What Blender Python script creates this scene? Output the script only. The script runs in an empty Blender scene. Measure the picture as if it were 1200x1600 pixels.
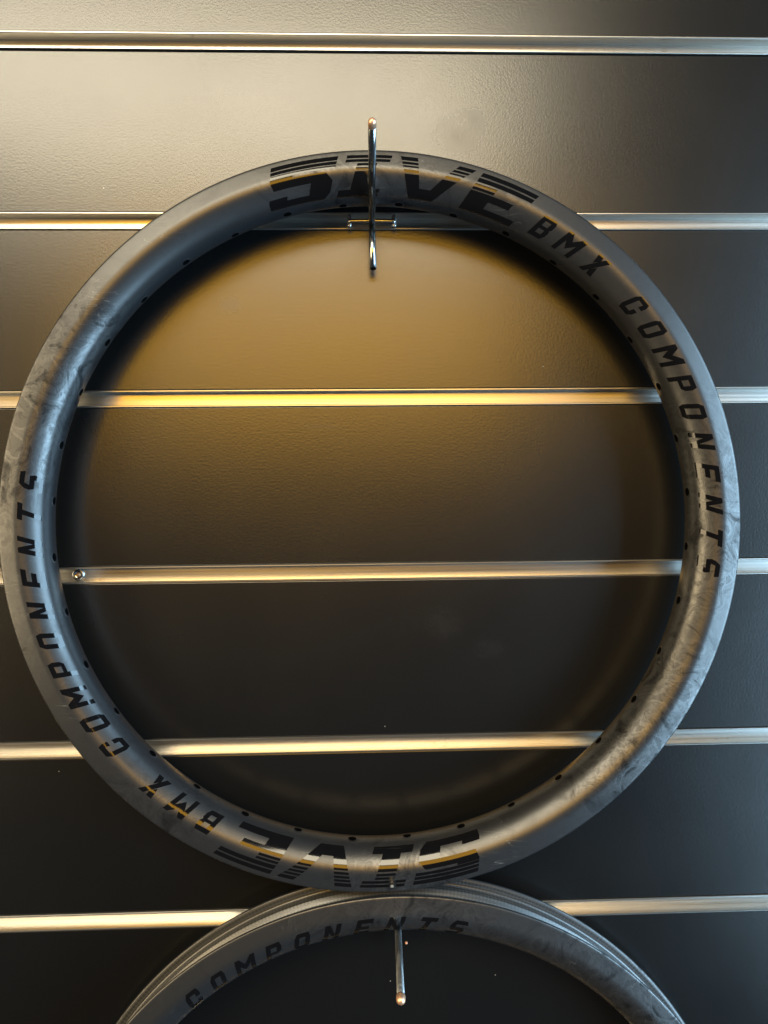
import bpy, bmesh, math, random
from mathutils import Matrix, Vector, Euler
import numpy as np

random.seed(7)
scene = bpy.context.scene
col = scene.collection
MM = 0.001

def W(x, y, z):
    """wall frame in millimetres (x right, y up, z out of the wall) -> Blender metres"""
    return Vector((x * MM, -z * MM, y * MM))

# ------------------------------------------------------------------ camera
PITCH, YAW, ROLL, DIST, FPX = 0.0264, 0.0329, 0.0106, 471.9, 1202.0
Rx = Matrix.Rotation(PITCH, 3, 'X'); Ry = Matrix.Rotation(YAW, 3, 'Y'); Rz = Matrix.Rotation(ROLL, 3, 'Z')
Rc = (Rz @ Rx @ Ry).transposed()
B = Matrix(((1, 0, 0), (0, 0, -1), (0, 1, 0)))
cam_d = bpy.data.cameras.new('camera')
cam = bpy.data.objects.new('camera', cam_d); col.objects.link(cam)
cam.matrix_world = Matrix.Translation(W(0, 0, DIST)) @ (B @ Rc).to_4x4()
cam_d.sensor_fit = 'VERTICAL'; cam_d.sensor_height = 32.0; cam_d.sensor_width = 24.0
cam_d.lens = FPX / 1600 * 32.0
cam_d.clip_start = 0.01; cam_d.clip_end = 50
scene.camera = cam
scene.render.resolution_x, scene.render.resolution_y = 768, 1024

# ------------------------------------------------------------------ world and lamps (indoor shop light)
world = bpy.data.worlds.new('World'); scene.world = world; world.use_nodes = True
bg = world.node_tree.nodes['Background']
bg.inputs[0].default_value = (0.80, 0.86, 1.0, 1); bg.inputs[1].default_value = 0.04

def lamp(name, pos, target, size, size_y, radiance, colour, spread=180):
    l = bpy.data.lights.new(name, 'AREA'); l.shape = 'RECTANGLE'
    l.size, l.size_y = size, size_y
    l.energy = radiance * math.pi * size * size_y
    l.color = colour; l.spread = math.radians(spread)
    o = bpy.data.objects.new(name, l); col.objects.link(o)
    p = W(*pos); t = W(*target)
    o.location = p
    o.rotation_euler = (t - p).to_track_quat('-Z', 'Y').to_euler()
    return o

lamp('ceiling_lamp', (-450, 1260, 2000), (0, 100, 0), 2.0, 0.56, 19.5, (1.0, 0.88, 0.64))
lamp('warm_spot_lamp', (-110, 505, 2000), (0, 0, 0), 1.35, 0.55, 8.8, (1.0, 0.50, 0.04))
lamp('warm_side_lamp', (-1580, 120, 1100), (0, 0, 0), 0.75, 1.3, 11.0, (1.0, 0.78, 0.46))
lamp('shop_window', (1400, -190, 840), (0, 0, 0), 0.75, 1.8, 19.0, (0.46, 0.75, 1.0))

scene.view_settings.view_transform = 'Standard'
scene.view_settings.look = 'None'
scene.view_settings.exposure = 0.0
scene.view_settings.gamma = 1.0
scene.render.engine = 'CYCLES'

# ------------------------------------------------------------------ materials
def mat(name):
    m = bpy.data.materials.new(name); m.use_nodes = True
    nt = m.node_tree
    return m, nt, nt.nodes['Principled BSDF']

def N(nt, kind, **kw):
    n = nt.nodes.new(kind)
    for k, v in kw.items():
        if k.startswith('i_'):
            n.inputs[k[2:].replace('_', ' ')].default_value = v
        else:
            setattr(n, k, v)
    return n

def ramp(nt, src, stops):
    r = nt.nodes.new('ShaderNodeValToRGB')
    e = r.color_ramp.elements
    while len(e) < len(stops): e.new(0.5)
    for i, (p, c) in enumerate(stops):
        e[i].position = p
        e[i].color = (c, c, c, 1) if isinstance(c, (int, float)) else (*c, 1)
    nt.links.new(src, r.inputs[0])
    return r.outputs[0]

def math_node(nt, op, a, b=None, clamp=False):
    n = nt.nodes.new('ShaderNodeMath'); n.operation = op; n.use_clamp = clamp
    for i, v in enumerate((a, b)):
        if v is None: continue
        if isinstance(v, (int, float)): n.inputs[i].default_value = v
        else: nt.links.new(v, n.inputs[i])
    return n.outputs[0]

def mix_rgb(nt, fac, a, b):
    n = nt.nodes.new('ShaderNodeMix'); n.data_type = 'RGBA'
    for sock, v in ((n.inputs[0], fac), (n.inputs[6], a), (n.inputs[7], b)):
        if isinstance(v, (int, float)): sock.default_value = v
        elif isinstance(v, tuple): sock.default_value = (*v, 1)
        else: nt.links.new(v, sock)
    return n.outputs[2]

def make_panel_mat():
    m, nt, b = mat('black_laminate')
    geo = N(nt, 'ShaderNodeNewGeometry'); P = geo.outputs['Position']
    grain = N(nt, 'ShaderNodeTexNoise', i_Scale=760.0, i_Detail=3.0, i_Roughness=0.55)
    nt.links.new(P, grain.inputs['Vector'])
    bump = N(nt, 'ShaderNodeBump', i_Strength=0.27, i_Distance=0.00022)
    nt.links.new(grain.outputs[0], bump.inputs['Height'])
    nt.links.new(bump.outputs[0], b.inputs['Normal'])
    # handling marks: broad greasy areas and three rubbed smudges
    cloud = N(nt, 'ShaderNodeTexNoise', i_Scale=16.0, i_Detail=4.0)
    nt.links.new(P, cloud.inputs['Vector'])
    rough = ramp(nt, cloud.outputs[0], [(0.3, 0.255), (0.7, 0.275)])
    fine = N(nt, 'ShaderNodeTexNoise', i_Scale=110.0, i_Detail=5.0, i_Roughness=0.7)
    nt.links.new(P, fine.inputs['Vector'])
    smear = None
    for (x, y, sx, sy) in ((62, 217, 22, 15), (72, 226, 9, 9), (-76, 114, 9, 7), (-22, 40, 16, 2.5), (80, -98, 12, 8), (52, -82, 16, 12)):
        mp = N(nt, 'ShaderNodeMapping'); mp.vector_type = 'TEXTURE'
        mp.inputs['Location'].default_value = W(x, y, 0)
        mp.inputs['Scale'].default_value = (sx * MM, 0.05, sy * MM)
        nt.links.new(P, mp.inputs[0])
        ln = N(nt, 'ShaderNodeVectorMath'); ln.operation = 'LENGTH'
        nt.links.new(mp.outputs[0], ln.inputs[0])
        a = math_node(nt, 'SUBTRACT', 1.0, ln.outputs['Value'], True)
        smear = a if smear is None else math_node(nt, 'MAXIMUM', smear, a)
    sm = math_node(nt, 'MULTIPLY', smear, ramp(nt, fine.outputs[0], [(0.30, 0.0), (0.80, 1.0)]))
    rr = math_node(nt, 'ADD', rough, math_node(nt, 'MULTIPLY', sm, 0.075))
    nt.links.new(rr, b.inputs['Roughness'])
    # dust specks
    vor = N(nt, 'ShaderNodeTexVoronoi', i_Scale=60.0); vor.feature = 'F1'
    nt.links.new(P, vor.inputs['Vector'])
    speck = math_node(nt, 'LESS_THAN', vor.outputs['Distance'], 0.018)
    pick = N(nt, 'ShaderNodeSeparateColor'); nt.links.new(vor.outputs['Color'], pick.inputs[0])
    speck = math_node(nt, 'MULTIPLY', speck, math_node(nt, 'GREATER_THAN', pick.outputs[0], 0.84))
    c = mix_rgb(nt, speck, (0.0030, 0.0031, 0.0032), (0.20, 0.19, 0.17))
    c = mix_rgb(nt, math_node(nt, 'MULTIPLY', sm, 0.5), c, (0.006, 0.006, 0.006))
    nt.links.new(c, b.inputs['Base Color'])
    b.inputs['IOR'].default_value = 1.60
    return m

def make_rail_mat():
    m, nt, b = mat('satin_aluminium')
    geo = N(nt, 'ShaderNodeNewGeometry')
    mp = N(nt, 'ShaderNodeMapping'); mp.inputs['Scale'].default_value = (6, 900, 900)
    nt.links.new(geo.outputs['Position'], mp.inputs[0])
    streak = N(nt, 'ShaderNodeTexNoise', i_Scale=1.0, i_Detail=3.0); nt.links.new(mp.outputs[0], streak.inputs['Vector'])
    dirt = N(nt, 'ShaderNodeTexNoise', i_Scale=60.0, i_Detail=6.0, i_Roughness=0.7); nt.links.new(geo.outputs['Position'], dirt.inputs['Vector'])
    c = mix_rgb(nt, ramp(nt, streak.outputs[0], [(0.3, 0.0), (0.7, 1.0)]), (0.48, 0.465, 0.43), (0.58, 0.565, 0.53))
    c = mix_rgb(nt, ramp(nt, dirt.outputs[0], [(0.66, 0.0), (0.74, 0.7)]), c, (0.20, 0.18, 0.15))
    nt.links.new(c, b.inputs['Base Color'])
    b.inputs['Metallic'].default_value = 1.0
    nt.links.new(ramp(nt, streak.outputs[0], [(0.2, 0.26), (0.8, 0.36)]), b.inputs['Roughness'])
    return m

def make_rim_mat():
    m, nt, b = mat('raw_carbon')
    tc = N(nt, 'ShaderNodeTexCoord'); P = tc.outputs['Object']
    # chopped-fibre marbling: soft patches with a sharp side and fine dark creases, only in some stretches
    swirl = N(nt, 'ShaderNodeTexNoise', i_Scale=48.0, i_Detail=5.0, i_Roughness=0.55, i_Distortion=1.5); nt.links.new(P, swirl.inputs['Vector'])
    gate = N(nt, 'ShaderNodeTexNoise', i_Scale=9.0, i_Detail=2.0); nt.links.new(P, gate.inputs['Vector'])
    area = ramp(nt, gate.outputs[0], [(0.42, 0.12), (0.57, 1.0)])
    wisp = ramp(nt, swirl.outputs[0], [(0.36, 0.15), (0.46, 0.75), (0.49, 0.55), (0.58, 0.95), (0.60, 0.55)])
    crn = N(nt, 'ShaderNodeTexNoise', i_Scale=85.0, i_Detail=3.0, i_Roughness=0.5, i_Distortion=2.2); nt.links.new(P, crn.inputs['Vector'])
    crease = ramp(nt, math_node(nt, 'ABSOLUTE', math_node(nt, 'SUBTRACT', crn.outputs[0], 0.5)), [(0.004, 1.0), (0.030, 0.0)])
    marb = math_node(nt, 'MULTIPLY', math_node(nt, 'SUBTRACT', math_node(nt, 'SUBTRACT', wisp, 0.62), math_node(nt, 'MULTIPLY', crease, 0.22)), area)
    rough = math_node(nt, 'ADD', 0.345, math_node(nt, 'MULTIPLY', marb, -0.08))
    nt.links.new(rough, b.inputs['Roughness'])
    spec = math_node(nt, 'ADD', 0.50, math_node(nt, 'MULTIPLY', marb, 0.62), True)
    nt.links.new(spec, b.inputs['Specular IOR Level'])
    # hairline scratches where the resin is scuffed
    line = None
    for k, (rot, off) in enumerate(((0.9, 0.0), (2.0, 3.0), (-0.4, 7.0))):
        mp = N(nt, 'ShaderNodeMapping'); mp.inputs['Scale'].default_value = (1.0, 9.0, 3.0); mp.inputs['Rotation'].default_value = (0.2, 0.1, rot); mp.inputs['Location'].default_value = (off, off, 0)
        scr = N(nt, 'ShaderNodeTexNoise', i_Scale=26.0, i_Detail=1.5, i_Distortion=0.3)
        nt.links.new(P, mp.inputs[0]); nt.links.new(mp.outputs[0], scr.inputs['Vector'])
        l_ = math_node(nt, 'LESS_THAN', math_node(nt, 'ABSOLUTE', math_node(nt, 'SUBTRACT', scr.outputs[0], 0.5)), 0.0035)
        g2 = N(nt, 'ShaderNodeTexNoise', i_Scale=24.0 + 3 * k); nt.links.new(mp.outputs[0], g2.inputs['Vector']); nt.links.new(P, g2.inputs['Vector'])
        l_ = math_node(nt, 'MULTIPLY', l_, ramp(nt, g2.outputs[0], [(0.58, 0.0), (0.68, 1.0)]))
        line = l_ if line is None else math_node(nt, 'MAXIMUM', line, l_)
    c = mix_rgb(nt, math_node(nt, 'ADD', marb, 0.5, True), (0.0055, 0.006, 0.007), (0.017, 0.018, 0.020))
    c = mix_rgb(nt, math_node(nt, 'MULTIPLY', line, 0.25), c, (0.22, 0.22, 0.21))
    nt.links.new(c, b.inputs['Base Color'])
    bump = N(nt, 'ShaderNodeBump', i_Strength=0.09, i_Distance=0.0005)
    nt.links.new(marb, bump.inputs['Height']); nt.links.new(bump.outputs[0], b.inputs['Normal'])
    b.inputs['IOR'].default_value = 1.57
    return m

def make_bed_mat():
    m, nt, b = mat('woven_carbon')
    tc = N(nt, 'ShaderNodeTexCoord'); P = tc.outputs['UV']
    chk = N(nt, 'ShaderNodeTexChecker', i_Scale=1.0); nt.links.new(P, chk.inputs['Vector'])
    c = mix_rgb(nt, chk.outputs['Fac'], (0.012, 0.013, 0.014), (0.036, 0.037, 0.038))
    nt.links.new(c, b.inputs['Base Color'])
    bump = N(nt, 'ShaderNodeBump', i_Strength=0.5, i_Distance=0.0004)
    nt.links.new(chk.outputs['Fac'], bump.inputs['Height']); nt.links.new(bump.outputs[0], b.inputs['Normal'])
    b.inputs['Roughness'].default_value = 0.36; b.inputs['IOR'].default_value = 1.75
    return m

def simple(name, colour, rough, metal=0.0, ior=1.5):
    m, nt, b = mat(name)
    n = N(nt, 'ShaderNodeTexNoise', i_Scale=420.0, i_Detail=4.0)
    tc = N(nt, 'ShaderNodeTexCoord'); nt.links.new(tc.outputs['Object'], n.inputs['Vector'])
    c = mix_rgb(nt, n.outputs[0], tuple(v * 0.85 for v in colour), tuple(min(1, v * 1.1) for v in colour))
    nt.links.new(c, b.inputs['Base Color'])
    nt.links.new(ramp(nt, n.outputs[0], [(0.3, rough * 0.85), (0.7, rough * 1.2)]), b.inputs['Roughness'])
    b.inputs['Metallic'].default_value = metal; b.inputs['IOR'].default_value = ior
    return m

M_PANEL, M_RAIL, M_RIM, M_BED = make_panel_mat(), make_rail_mat(), make_rim_mat(), make_bed_mat()
M_CHROME = simple('chrome_wire', (0.38, 0.395, 0.41), 0.20, 1.0)
M_ZINC = simple('dull_zinc_wire', (0.60, 0.62, 0.63), 0.36, 1.0)
M_COPPER = simple('worn_copper_end', (0.74, 0.46, 0.30), 0.40, 0.8)
M_GLOSS = simple('gloss_black_film', (0.003, 0.003, 0.0035), 0.07, 0.0, 1.42)
M_HOLE = simple('hole_dark', (0.002, 0.002, 0.002), 0.9, 0.0, 1.02)
M_BOARD = simple('backing_board', (0.015, 0.014, 0.013), 0.8)
M_SCREW = simple('rusty_screw', (0.30, 0.17, 0.09), 0.5, 0.6)
M_SPECK = simple('dull_orange', (0.62, 0.30, 0.18), 0.5)
M_PALE = simple('pale_grey', (0.16, 0.16, 0.155), 0.35)

# ------------------------------------------------------------------ mesh helpers
def obj(name, me, material, parent=None, smooth=True):
    o = bpy.data.objects.new(name, me)
    if material and not me.materials: me.materials.append(material)
    if smooth:
        for p in me.polygons: p.use_smooth = True
    col.objects.link(o)
    if parent: o.parent = parent
    return o

def mesh(name, verts, faces):
    me = bpy.data.meshes.new(name); me.from_pydata([tuple(v) for v in verts], [], faces); me.update()
    return me

def empty(name, loc, **props):
    o = bpy.data.objects.new(name, None); o.location = loc; o.empty_display_size = 0.02
    col.objects.link(o)
    for k, v in props.items(): o[k] = v
    return o

def box_mesh(name, x0, x1, y0, y1, z0, z1, bevel=0.0):
    bm = bmesh.new()
    bmesh.ops.create_cube(bm, size=1)
    a, b_ = W(x0, y0, z0), W(x1, y1, z1)
    for v in bm.verts:
        v.co = Vector([(a[i] + b_[i]) / 2 + v.co[i] * abs(b_[i] - a[i]) for i in range(3)])
    if bevel:
        bmesh.ops.bevel(bm, geom=list(bm.edges), offset=bevel * MM, segments=2, profile=0.6, affect='EDGES')
    me = bpy.data.meshes.new(name); bm.to_mesh(me); bm.free()
    return me

def tube_mesh(name, pts, r, seg=20, cap_round=(False, False)):
    """tube along points given in wall millimetres"""
    P = [W(*p) for p in pts]; V = []; F = []
    rings = []
    for i, p in enumerate(P):
        d = (P[min(i + 1, len(P) - 1)] - P[max(i - 1, 0)]).normalized()
        up = Vector((0, 0, 1)) if abs(d.z) < 0.9 else Vector((1, 0, 0))
        u = d.cross(up).normalized(); v = d.cross(u)
        rings.append((p, u, v, d))
    def ring(p, u, v, rr):
        n0 = len(V)
        for k in range(seg):
            a = 2 * math.pi * k / seg
            V.append(p + (u * math.cos(a) + v * math.sin(a)) * rr)
        return n0
    idx = []
    R_ = r * MM
    if cap_round[0]:
        p, u, v, d = rings[0]
        for a in (80, 60, 40, 20):
            idx.append(ring(p - d * R_ * math.sin(math.radians(a)), u, v, R_ * math.cos(math.radians(a))))
    for (p, u, v, d) in rings: idx.append(ring(p, u, v, R_))
    if cap_round[1]:
        p, u, v, d = rings[-1]
        for a in (20, 40, 60, 80):
            idx.append(ring(p + d * R_ * math.sin(math.radians(a)), u, v, R_ * math.cos(math.radians(a))))
    for a, b_ in zip(idx[:-1], idx[1:]):
        for k in range(seg):
            F.append((a + k, a + (k + 1) % seg, b_ + (k + 1) % seg, b_ + k))
    F.append(tuple(idx[0] + k for k in range(seg))[::-1]); F.append(tuple(idx[-1] + k for k in range(seg)))
    me = mesh(name, V, F)
    bm = bmesh.new(); bm.from_mesh(me); bmesh.ops.recalc_face_normals(bm, faces=bm.faces); bm.to_mesh(me); bm.free()
    return me

def sharp_caps(o):
    for p in o.data.polygons:
        if len(p.vertices) > 4: p.use_smooth = False
    return o

# ------------------------------------------------------------------ slat wall
Y0, PITCH_MM, HALF = 270.95, 106.64, 5.17
XL, XR = -460, 480
wall = empty('slat_wall', W(0, 0, 0), kind='structure', label='black slat wall with horizontal aluminium rails behind the rims')

def child_at_origin(name, me, m, parent, smooth=True):
    return obj(name, me, m, parent, smooth)

# rail section (y, z), a channel with two proud lips
t = 1.15
sect = [(-HALF, -8.6), (-HALF, 0.5), (-HALF + 0.35, 0.85), (-HALF + t - 0.35, 0.85), (-HALF + t, 0.45), (-HALF + t, -6.9),
        (HALF - t, -6.9), (HALF - t, 0.45), (HALF - t + 0.35, 0.85), (HALF - 0.35, 0.85), (HALF, 0.5), (HALF, -8.6)]
def rail_mesh():
    V = []; F = []; n = len(sect); xs = [XL, -150, 100, XR]
    for x in xs:
        for (y, z) in sect: V.append(W(x, y, z))
    for i in range(len(xs) - 1):
        for k in range(n):
            a, b_ = i * n + k, i * n + (k + 1) % n
            F.append((a, b_, b_ + n, a + n))
    F.append(tuple(range(n))[::-1]); F.append(tuple((len(xs) - 1) * n + k for k in range(n)))
    me = mesh('rail', V, F)
    bm = bmesh.new(); bm.from_mesh(me); bmesh.ops.recalc_face_normals(bm, faces=bm.faces); bm.to_mesh(me); bm.free()
    return me
rm = rail_mesh()
rails = []
for k in range(0, 9):
    y = Y0 - PITCH_MM * k
    o = obj('rail', rm, M_RAIL, wall, smooth=False)
    o.location = W(0, y, 0); rails.append(o)
for k in range(-1, 9):
    top = Y0 - PITCH_MM * k - HALF - 0.12
    if k == 0: top -= 0.75               # a visible dark gap under the top rail
    if k == -1: top = Y0 + PITCH_MM - HALF
    bot = Y0 - PITCH_MM * (k + 1) + HALF + 0.12
    me = box_mesh('panel', XL, XR, bot, top, -16, 0.0 if k % 2 else -0.06, 0.45)
    o = obj('panel', me, M_PANEL, wall, smooth=False)
obj('backing_board', box_mesh('backing_board', XL, XR, Y0 - PITCH_MM * 9, Y0 + PITCH_MM, -26, -16.2), M_BOARD, wall, smooth=False)

def screw_mesh():
    V = []; F = []; seg = 20
    prof = [(0.0, 0.15), (0.9, 0.15), (1.8, 0.6), (2.9, 0.95), (3.6, 0.6), (3.8, -1.1)]
    for (r, z) in prof:
        for k in range(seg):
            a = 2 * math.pi * k / seg
            V.append(W(r * math.cos(a), r * math.sin(a), z))
    for i in range(len(prof) - 1):
        for k in range(seg):
            a, b_ = i * seg + k, i * seg + (k + 1) % seg
            F.append((a, b_, b_ + seg, a + seg))
    return mesh('screw', V, F)
sc = obj('screw', screw_mesh(), M_CHROME, rails[3]); sc.location = W(-172.7, 0.0, -5.9)
sc['label'] = 'screw head with a rusty recess in the rail'
rec = obj('screw_recess', tube_mesh('screw_recess', [(0.3, -0.1, 0.2), (0.3, -0.1, 0.95)], 1.35, 12), M_SCREW, sc)

# ------------------------------------------------------------------ rim profile
hw = 15.5
def front_profile():
    # edge radius, flat side band leaning slightly outwards, slanted flank, round spoke bed
    p = [(209.0, 13.4), (208.85, 13.9), (208.5, 14.25), (208.0, 14.4)]
    key_s = [0, 8.5, 12.5, 16.0, 20.0, 24.0, 27.0, 30.5, 35.0]
    key_a = [-8.6, -7.4, 11.5, 26.0, 33.0, 45.0, 62.0, 77.0, 90.0]
    r, z, s_, ds = 208.0, 14.4, 0.0, 0.25
    out = []
    while z > 0.02 and s_ < 45:
        a = math.radians(float(np.interp(s_, key_s, key_a)))
        r -= math.cos(a) * ds; z -= math.sin(a) * ds; s_ += ds
        out.append((r, z))
    r_end = out[-1][0]
    k = (208.0 - 184.2) / (208.0 - r_end)
    out = [(208.0 - (208.0 - a) * k, max(b, 0.0)) for a, b in out]
    return p + out[3:-1:4] + [(184.2, 0.0)]
FP = front_profile()
BED = [(209.0, 12.9), (208.7, 12.4), (208.1, 12.1), (206.0, 12.0), (205.0, 12.2), (204.2, 12.1), (203.6, 11.7), (203.3, 11.0), (203.1, 8.2),
       (202.6, 7.6), (200.2, 6.2), (199.0, 5.2), (198.5, 3.6), (198.3, 0.0)]
acc = [0.0]
for a, b_ in zip(FP[3:-1], FP[4:]): acc.append(acc[-1] + math.dist(a, b_))
SP = FP[3:]
SP_full = SP + [(r, -z) for (r, z) in SP[-2::-1]]
acc_full = [0.0]
for a, b_ in zip(SP_full[:-1], SP_full[1:]): acc_full.append(acc_full[-1] + math.dist(a, b_))
AF = np.array(acc_full); PR = np.array([p[0] for p in SP_full]); PZ = np.array([p[1] for p in SP_full])
S_APEX = acc[-1]

def surf(theta, s, off=0.0):
    """point on the rim side (rim frame, mm): theta in degrees, s = distance along the section from the front edge"""
    r = float(np.interp(s, AF, PR)); z = float(np.interp(s, AF, PZ))
    e = 0.25
    dr = float(np.interp(s + e, AF, PR) - np.interp(s - e, AF, PR)); dz = float(np.interp(s + e, AF, PZ) - np.interp(s - e, AF, PZ))
    L = math.hypot(dr, dz) or 1
    nr, nz = dz / L, -dr / L
    r += nr * off; z += nz * off
    a = math.radians(theta)
    return (r * math.cos(a) * MM, r * math.sin(a) * MM, z * MM)

def rim_mesh():
    side = FP + [(r, -z) for (r, z) in FP[-2::-1]]       # front edge -> apex -> rear edge
    loop_bed = [(r, -z) for (r, z) in BED] + [(r, z) for (r, z) in BED[-2::-1]]   # rear edge -> well -> front edge
    loop = side + loop_bed
    nS, n, seg = len(side), len(loop), 360
    V = []; F = []
    for i in range(seg):
        a = 2 * math.pi * i / seg
        for (r, z) in loop: V.append((r * math.cos(a) * MM, r * math.sin(a) * MM, z * MM))
    mats = []; uvs = []
    for i in range(seg):
        j = (i + 1) % seg
        for k in range(n):
            l = (k + 1) % n
            F.append((i * n + k, i * n + l, j * n + l, j * n + k))
            mats.append(1 if k >= nS + 2 and k < n - 4 else 0)
    me = mesh('rim_body', V, F)
    me.materials.append(M_RIM); me.materials.append(M_BED)
    uvl = me.uv_layers.new(name='weave')
    acc2 = [0.0]
    for a, b_ in zip(loop, loop[1:] + loop[:1]): acc2.append(acc2[-1] + math.dist(a, b_))
    for pi, p in enumerate(me.polygons):
        p.material_index = mats[pi]
        i, k = divmod(pi, n)
        arc = 2 * math.pi * 204 / seg
        cs = [(i, k), (i, k + 1), (i + 1, k + 1), (i + 1, k)]
        for li, (ii, kk) in zip(p.loop_indices, cs):
            u, v = ii * arc / 1.6, acc2[kk] / 1.6
            uvl.data[li].uv = ((u + v) * 0.707, (u - v) * 0.707)
    bm = bmesh.new(); bm.from_mesh(me); bmesh.ops.recalc_face_normals(bm, faces=bm.faces); bm.to_mesh(me); bm.free()
    return me
RIM_ME = rim_mesh()
for p in RIM_ME.polygons: p.use_smooth = True

# ------------------------------------------------------------------ lettering
def bar(x0, x1, y0, y1): return [(x0, y0), (x1, y0), (x1, y1), (x0, y1)]
def small_glyphs():
    T = 0.205; c = 0.10; w = 0.68
    top = [(0, 1 - T), (w, 1 - T), (w - c, 1), (c, 1)]
    bot = [(c, 0), (w - c, 0), (w, T), (0, T)]
    G = {}
    G['C'] = [top, bot, bar(0, T, T, 1 - T), bar(w - T, w, 1 - 2 * T, 1 - T), bar(w - T, w, T, 2 * T)]
    G['O'] = [top, bot, bar(0, T, T, 1 - T), bar(w - T, w, T, 1 - T)]
    G['P'] = [[(0, 1 - T), (w, 1 - T), (w - c, 1), (0, 1)], bar(0, T, 0, 1 - T), bar(w - T, w, 0.52, 1 - T), [(T, 0.37), (w - c, 0.37), (w, 0.52), (T, 0.52)]]
    G['B'] = [[(0, 1 - T), (w, 1 - T), (w - c, 1), (0, 1)], [(0, 0), (w - c, 0), (w, T), (0, T)], bar(0, T, T, 1 - T),
              bar(w - T, w, T, 0.43), bar(w - T, w, 0.57, 1 - T), [(T, 0.43), (w, 0.43), (w - c * 0.6, 0.50), (T, 0.50)], [(T, 0.50), (w - c * 0.6, 0.50), (w, 0.57), (T, 0.57)]]
    G['E'] = [bar(0, w, 1 - T, 1), bar(0, w, 0, T), bar(0, T, T, 1 - T), bar(T, w * 0.85, 0.5 - T / 2, 0.5 + T / 2)]
    G['T'] = [bar(0, w, 1 - T, 1), bar(w / 2 - T / 2, w / 2 + T / 2, 0, 1 - T)]
    G['S'] = [top, bot, bar(0, T, 0.5 + T / 2, 1 - T), bar(w - T, w, T, 0.5 - T / 2), [(0, 0.5 + T / 2), (c, 0.5 - T / 2), (w, 0.5 - T / 2), (w - c, 0.5 + T / 2)]]
    k = 0.40
    G['N'] = [bar(0, T, 0, 1), bar(w - T, w, 0, 1), [(T, 1 - k), (w - T, 0), (w - T, k), (T, 1)]]
    wm = 0.90; h = wm / 2
    G['M'] = [bar(0, T, 0, 1), bar(wm - T, wm, 0, 1), [(T, 1 - k), (h, 0.26), (h, 0.26 + k), (T, 1)], [(h, 0.26), (wm - T, 1 - k), (wm - T, 1), (h, 0.26 + k)]]
    q = 0.25
    G['X'] = [[(0, 0), (q, 0), (w, 1), (w - q, 1)], [(w - q, 0), (w, 0), (w / 2 + q * 0.62, 0.5 - 0.02), (w / 2 + 0.0, 0.5 - q * 1.1)],
              [(w / 2 - q * 0.62, 0.5 + 0.02), (w / 2, 0.5 + q * 1.1), (q, 1), (0, 1)]]
    return G

def big_glyphs():
    """width in mm, height 0..1; upper halves are cut into speed stripes"""
    G = {}
    st = [(0.70, 0.775), (0.80, 0.875), (0.90, 1.0)]
    w = 37.0
    G['S'] = [[(1.5, 0), (w - 3, 0), (w, 0.17), (0, 0.17)], bar(0, 11, 0.17, 0.26), [(w - 12.5, 0.17), (w, 0.17), (w, 0.44), (w - 12.5, 0.44)],
              [(2.5, 0.44), (w, 0.44), (w - 5, 0.64), (0, 0.64)], bar(0, 13, 0.64, 0.69)] + [bar(0, w, a, b) for a, b in st]
    w = 24.5
    G['I'] = [bar(0, w, 0, 0.19), bar(7, 18, 0.19, 0.60), bar(7, 18, 0.64, 0.70), bar(7, 18, 0.73, 0.79), bar(0, w, 0.825, 0.895), bar(0, w, 0.925, 1.0)]
    def arm(a0, a1, b0, b1, y0, y1):      # sheared quad between bottom (y=0.0) span a and top span b
        f = lambda p, q, y: p + (q - p) * y
        return [(f(a0, b0, y0), y0), (f(a1, b1, y0), y0), (f(a1, b1, y1), y1), (f(a0, b0, y1), y1)]
    ys = [(0.28, 0.58), (0.62, 0.68), (0.715, 0.775), (0.81, 0.87), (0.905, 1.0)]
    V = [[(0, 0), (14, 0), (14 + 3.7, 0.28), (-4.1, 0.28)]]
    for (a, b) in ys:
        V.append(arm(0, 6.8, -14.7, -5.3, a, b)); V.append(arm(7.2, 14, 17.8, 27.2, a, b))
    G['V'] = V
    w = 33.0
    G['E'] = [bar(0, w, 0, 0.18), bar(0, 13, 0.18, 0.36), bar(0, w * 0.78, 0.36, 0.52), bar(0, 13, 0.55, 0.61), bar(0, 13, 0.64, 0.70),
              bar(0, w, 0.74, 0.85), bar(0, w, 0.89, 1.0)]
    return G

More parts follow.
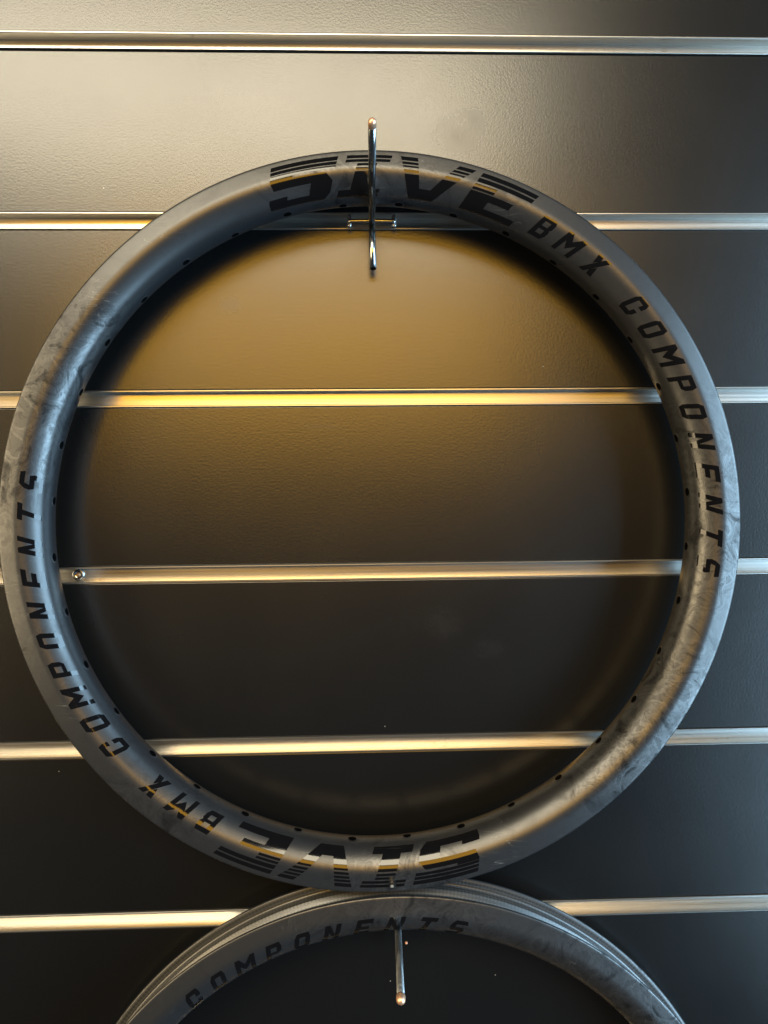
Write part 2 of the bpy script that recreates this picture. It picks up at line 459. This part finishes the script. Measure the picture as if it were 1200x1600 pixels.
def glyph_mesh(name, quads, height, s_top, s_bot, shear, width_scale):
    """lay a glyph on the rim side at theta = 0; x runs clockwise, y = 1 towards the tyre edge"""
    bm = bmesh.new()
    for qi, q in enumerate(quads):
        off = 0.09 + 0.006 * (qi % 3)
        lx = max(math.dist((q[0][0] * width_scale, q[0][1] * height), (q[1][0] * width_scale, q[1][1] * height)),
                 math.dist((q[3][0] * width_scale, q[3][1] * height), (q[2][0] * width_scale, q[2][1] * height)))
        ly = max(abs(q[3][1] - q[0][1]), abs(q[2][1] - q[1][1])) * height
        nx = max(1, int(lx / 1.2)); ny = max(1, int(math.ceil(ly / 0.9)))
        g = []
        for j in range(ny + 1):
            row = []
            for i in range(nx + 1):
                u, v = i / nx, j / ny
                x = (q[0][0] * (1 - u) + q[1][0] * u) * (1 - v) + (q[3][0] * (1 - u) + q[2][0] * u) * v
                y = (q[0][1] * (1 - u) + q[1][1] * u) * (1 - v) + (q[3][1] * (1 - u) + q[2][1] * u) * v
                xm = x * width_scale + shear * height * y
                th = -math.degrees(xm / 200.0)
                row.append(bm.verts.new(surf(th, s_bot + (s_top - s_bot) * y, off)))
            g.append(row)
        for j in range(ny):
            for i in range(nx):
                bm.faces.new((g[j][i], g[j + 1][i], g[j + 1][i + 1], g[j][i + 1]))
    bm.normal_update()
    for f in bm.faces:
        c_ = f.calc_center_median()
        # outward of the section: away from its core circle
        rad = math.hypot(c_.x, c_.y); core = Vector((c_.x / rad * 0.200, c_.y / rad * 0.200, 0))
        if f.normal.dot(c_ - core) < 0: f.normal_flip()
    me = bpy.data.meshes.new(name); bm.to_mesh(me); bm.free()
    for p in me.polygons: p.use_smooth = True
    me.materials.append(M_GLOSS)
    return me

SG, BG_ = small_glyphs(), big_glyphs()
small_me = {k: glyph_mesh('letter', q, 12.8, 10.2, 23.0, 0.36, 14.0) for k, q in SG.items()}
big_me = {k: glyph_mesh('letter', q, 22.0, 2.2, 25.2, 0.38, 1.0) for k, q in BG_.items()}
LETTERS = [('S', 108.2, 1), ('I', 96.2, 1), ('V', 83.7, 1), ('E', 74.8, 1),
           ('B', 60.0, 0), ('M', 54.75, 0), ('X', 49.2, 0), ('C', 39.7, 0), ('O', 34.6, 0), ('M', 29.35, 0), ('P', 24.1, 0), ('O', 19.0, 0),
           ('N', 13.75, 0), ('E', 8.35, 0), ('N', 3.0, 0), ('T', -2.4, 0), ('S', -7.7, 0)]

def hole_mesh(s_c, r=2.4):
    V = [surf(0, s_c, 0.10)]; F = []; seg = 18
    for rr in (0.5, 1.0):
        for k in range(seg):
            a = 2 * math.pi * k / seg
            V.append(surf(math.degrees(r * rr * math.cos(a) / 184.5), s_c + r * rr * math.sin(a), 0.10))
    for k in range(seg):
        F.append((0, 1 + k, 1 + (k + 1) % seg)); F.append((1 + k, 1 + seg + k, 1 + seg + (k + 1) % seg, 1 + (k + 1) % seg))
    me = mesh('spoke_hole', V, F)
    for p in me.polygons: p.use_smooth = True
    me.materials.append(M_HOLE)  # near-black patch laid on the surface; the hole's inner shade is its colour
    return me
HOLES = [hole_mesh(S_APEX - 1.2), hole_mesh(S_APEX + 0.6)]
def collar_mesh(s_c, r=2.4):
    V = []; F = []; seg = 18
    for rr, of in ((1.0, 0.11), (1.16, 0.22), (1.34, 0.03)):
        for k in range(seg):
            a = 2 * math.pi * k / seg
            V.append(surf(math.degrees(r * rr * math.cos(a) / 184.5), s_c + r * rr * math.sin(a), of))
    for i in range(2):
        for k in range(seg):
            F.append((i * seg + k, (i + 1) * seg + k, (i + 1) * seg + (k + 1) % seg, i * seg + (k + 1) % seg))
    me = mesh('collar', V, F)
    for p in me.polygons: p.use_smooth = True
    me.materials.append(M_RIM)
    return me
COLLARS = [collar_mesh(S_APEX - 1.2), collar_mesh(S_APEX + 0.6)]

def make_rim(centre, tilt, turn, label):
    x, y, zmid = centre
    root = empty('bicycle_rim', W(x, y, zmid), label=label, category='bicycle rim', group='carbon rims hung on the slat wall')
    # local x right, local y up, local z out of the wall
    n = Vector((tilt[0], -1.0, tilt[1])).normalized()
    base = Euler((math.radians(90), 0, 0)).to_matrix()
    q = (base @ Vector((0, 0, 1))).rotation_difference(n)
    root.rotation_euler = (q.to_matrix() @ base).to_euler()
    body = bpy.data.objects.new('rim_body', RIM_ME); col.objects.link(body); body.parent = root
    body.rotation_euler.z = math.radians(turn)
    for half in (0, 180):
        for ch, th, big in LETTERS:
            me = (big_me if big else small_me)[ch]
            o = bpy.data.objects.new('letter', me); col.objects.link(o); o.parent = root
            th0 = th if big else th + math.degrees((0.45 if ch == 'M' else 0.34) * 14.0 / 200 + 0.36 * 12.6 * 0.5 / 200)
            o.rotation_euler.z = math.radians(th0 + half + turn)
    for k in range(36):
        a = math.radians(10 * k + 5.2 + turn)
        o = bpy.data.objects.new('spoke_hole', HOLES[k % 2]); col.objects.link(o); o.parent = root; o.rotation_euler.z = a
        c_ = bpy.data.objects.new('collar', COLLARS[k % 2]); col.objects.link(c_); c_.parent = o
    return root

rim1 = make_rim((9.58, -18.7, 25.5), (0.0046, 0.0047), 0.0, 'whole matte black carbon rim with glossy black lettering, hanging on the upper chrome hook')
rim2 = make_rim((20.1, -440.2, 25.5), (0.0, 0.004), 87.7, 'lower black carbon rim cut off by the bottom edge, tucked under the whole rim')

# small pale raised dot on the lower lettering of the whole rim
def patch_mesh(name, th, s_c, r, off):
    V = [surf(th, s_c, off + 0.25)]; F = []; seg = 14
    for k in range(seg):
        a = 2 * math.pi * k / seg; rr = r * random.uniform(0.7, 1.15)
        V.append(surf(th + math.degrees(rr * math.cos(a) / 204), s_c + rr * math.sin(a), off))
    for k in range(seg): F.append((0, 1 + k, 1 + (k + 1) % seg))
    return mesh(name, V, F)
sf = obj('pale_dot', patch_mesh('pale_dot', -88.1, 2.6, 1.1, 0.13), M_PALE, rim1)

# ------------------------------------------------------------------ hooks
def make_hook(base, tip, leg, label, wire=None):
    wire = wire or M_CHROME
    bx, by, bz = base
    root = empty('display_hook', W(bx, by, 0), label=label, category='hook', group='chrome wire hooks on the slat wall')
    def rel(p): return (p[0] - bx, p[1] - by, p[2])
    d = Vector(tip) - Vector(base)
    end = Vector(tip) - d.normalized() * 2.2
    e2 = Vector(tip) - d.normalized() * 5.2
    pr = obj('prong', tube_mesh('prong', [rel(base), rel(tuple(Vector(base) + d * 0.5)), rel(tuple(e2))], 1.95), wire, root)
    tp = obj('tip', tube_mesh('tip', [rel(tuple(e2 - d.normalized() * 0.2)), rel(tuple(e2 + d.normalized() * 1.2)), rel(tuple(end))], 2.3 if wire is M_ZINC else 2.02, 20, (False, True)), M_COPPER, root)
    w = 13.0
    cr = obj('crossbar', tube_mesh('crossbar', [(-w, 0.7, 7.6), (-w * 0.5, 0.7, 7.9), (0, 0.7, 8.0), (w * 0.5, 0.7, 7.9), (w, 0.7, 7.6)], 1.5, 16, (True, True)), M_CHROME, root)
    for sx in (-1, 1):
        obj('clip_post', tube_mesh('clip_post', [(sx * (w + 0.4), -1.2, 6.2), (sx * (w + 0.4), 5.6, 2.6)], 1.3, 14, (True, True)), M_CHROME, root)
    lg = obj('support_leg', tube_mesh('support_leg', [(0.0, -0.8, 6.2), (0.1, -leg * 0.5, 8.0), (0.4, -leg, 9.4)], 1.95), M_CHROME, root)
    sharp_caps(lg)
    cap = obj('leg_end', tube_mesh('leg_end', [(0.4, -leg, 9.4), (0.41, -leg - 0.7, 9.43)], 1.8), M_HOLE, root)
    return root
make_hook((9.9, 160.9, 6.0), (8.5, 175.4, 105.0), 27.5, 'upper chrome wire hook with crossbar and leg, carrying the whole rim')
make_hook((21.0, -260.8, 6.0), (17.8, -248.0, 105.0), 16.0, 'lower chrome wire hook with copper tip, carrying the lower rim', M_ZINC)

# a small raised orange dot on the panel beside the lower hook
sp = obj('orange_dot', tube_mesh('orange_dot', [(26.6, -281.3, -0.5), (26.6, -281.3, 0.25)], 0.85, 12, (False, True)), M_SPECK, wall)
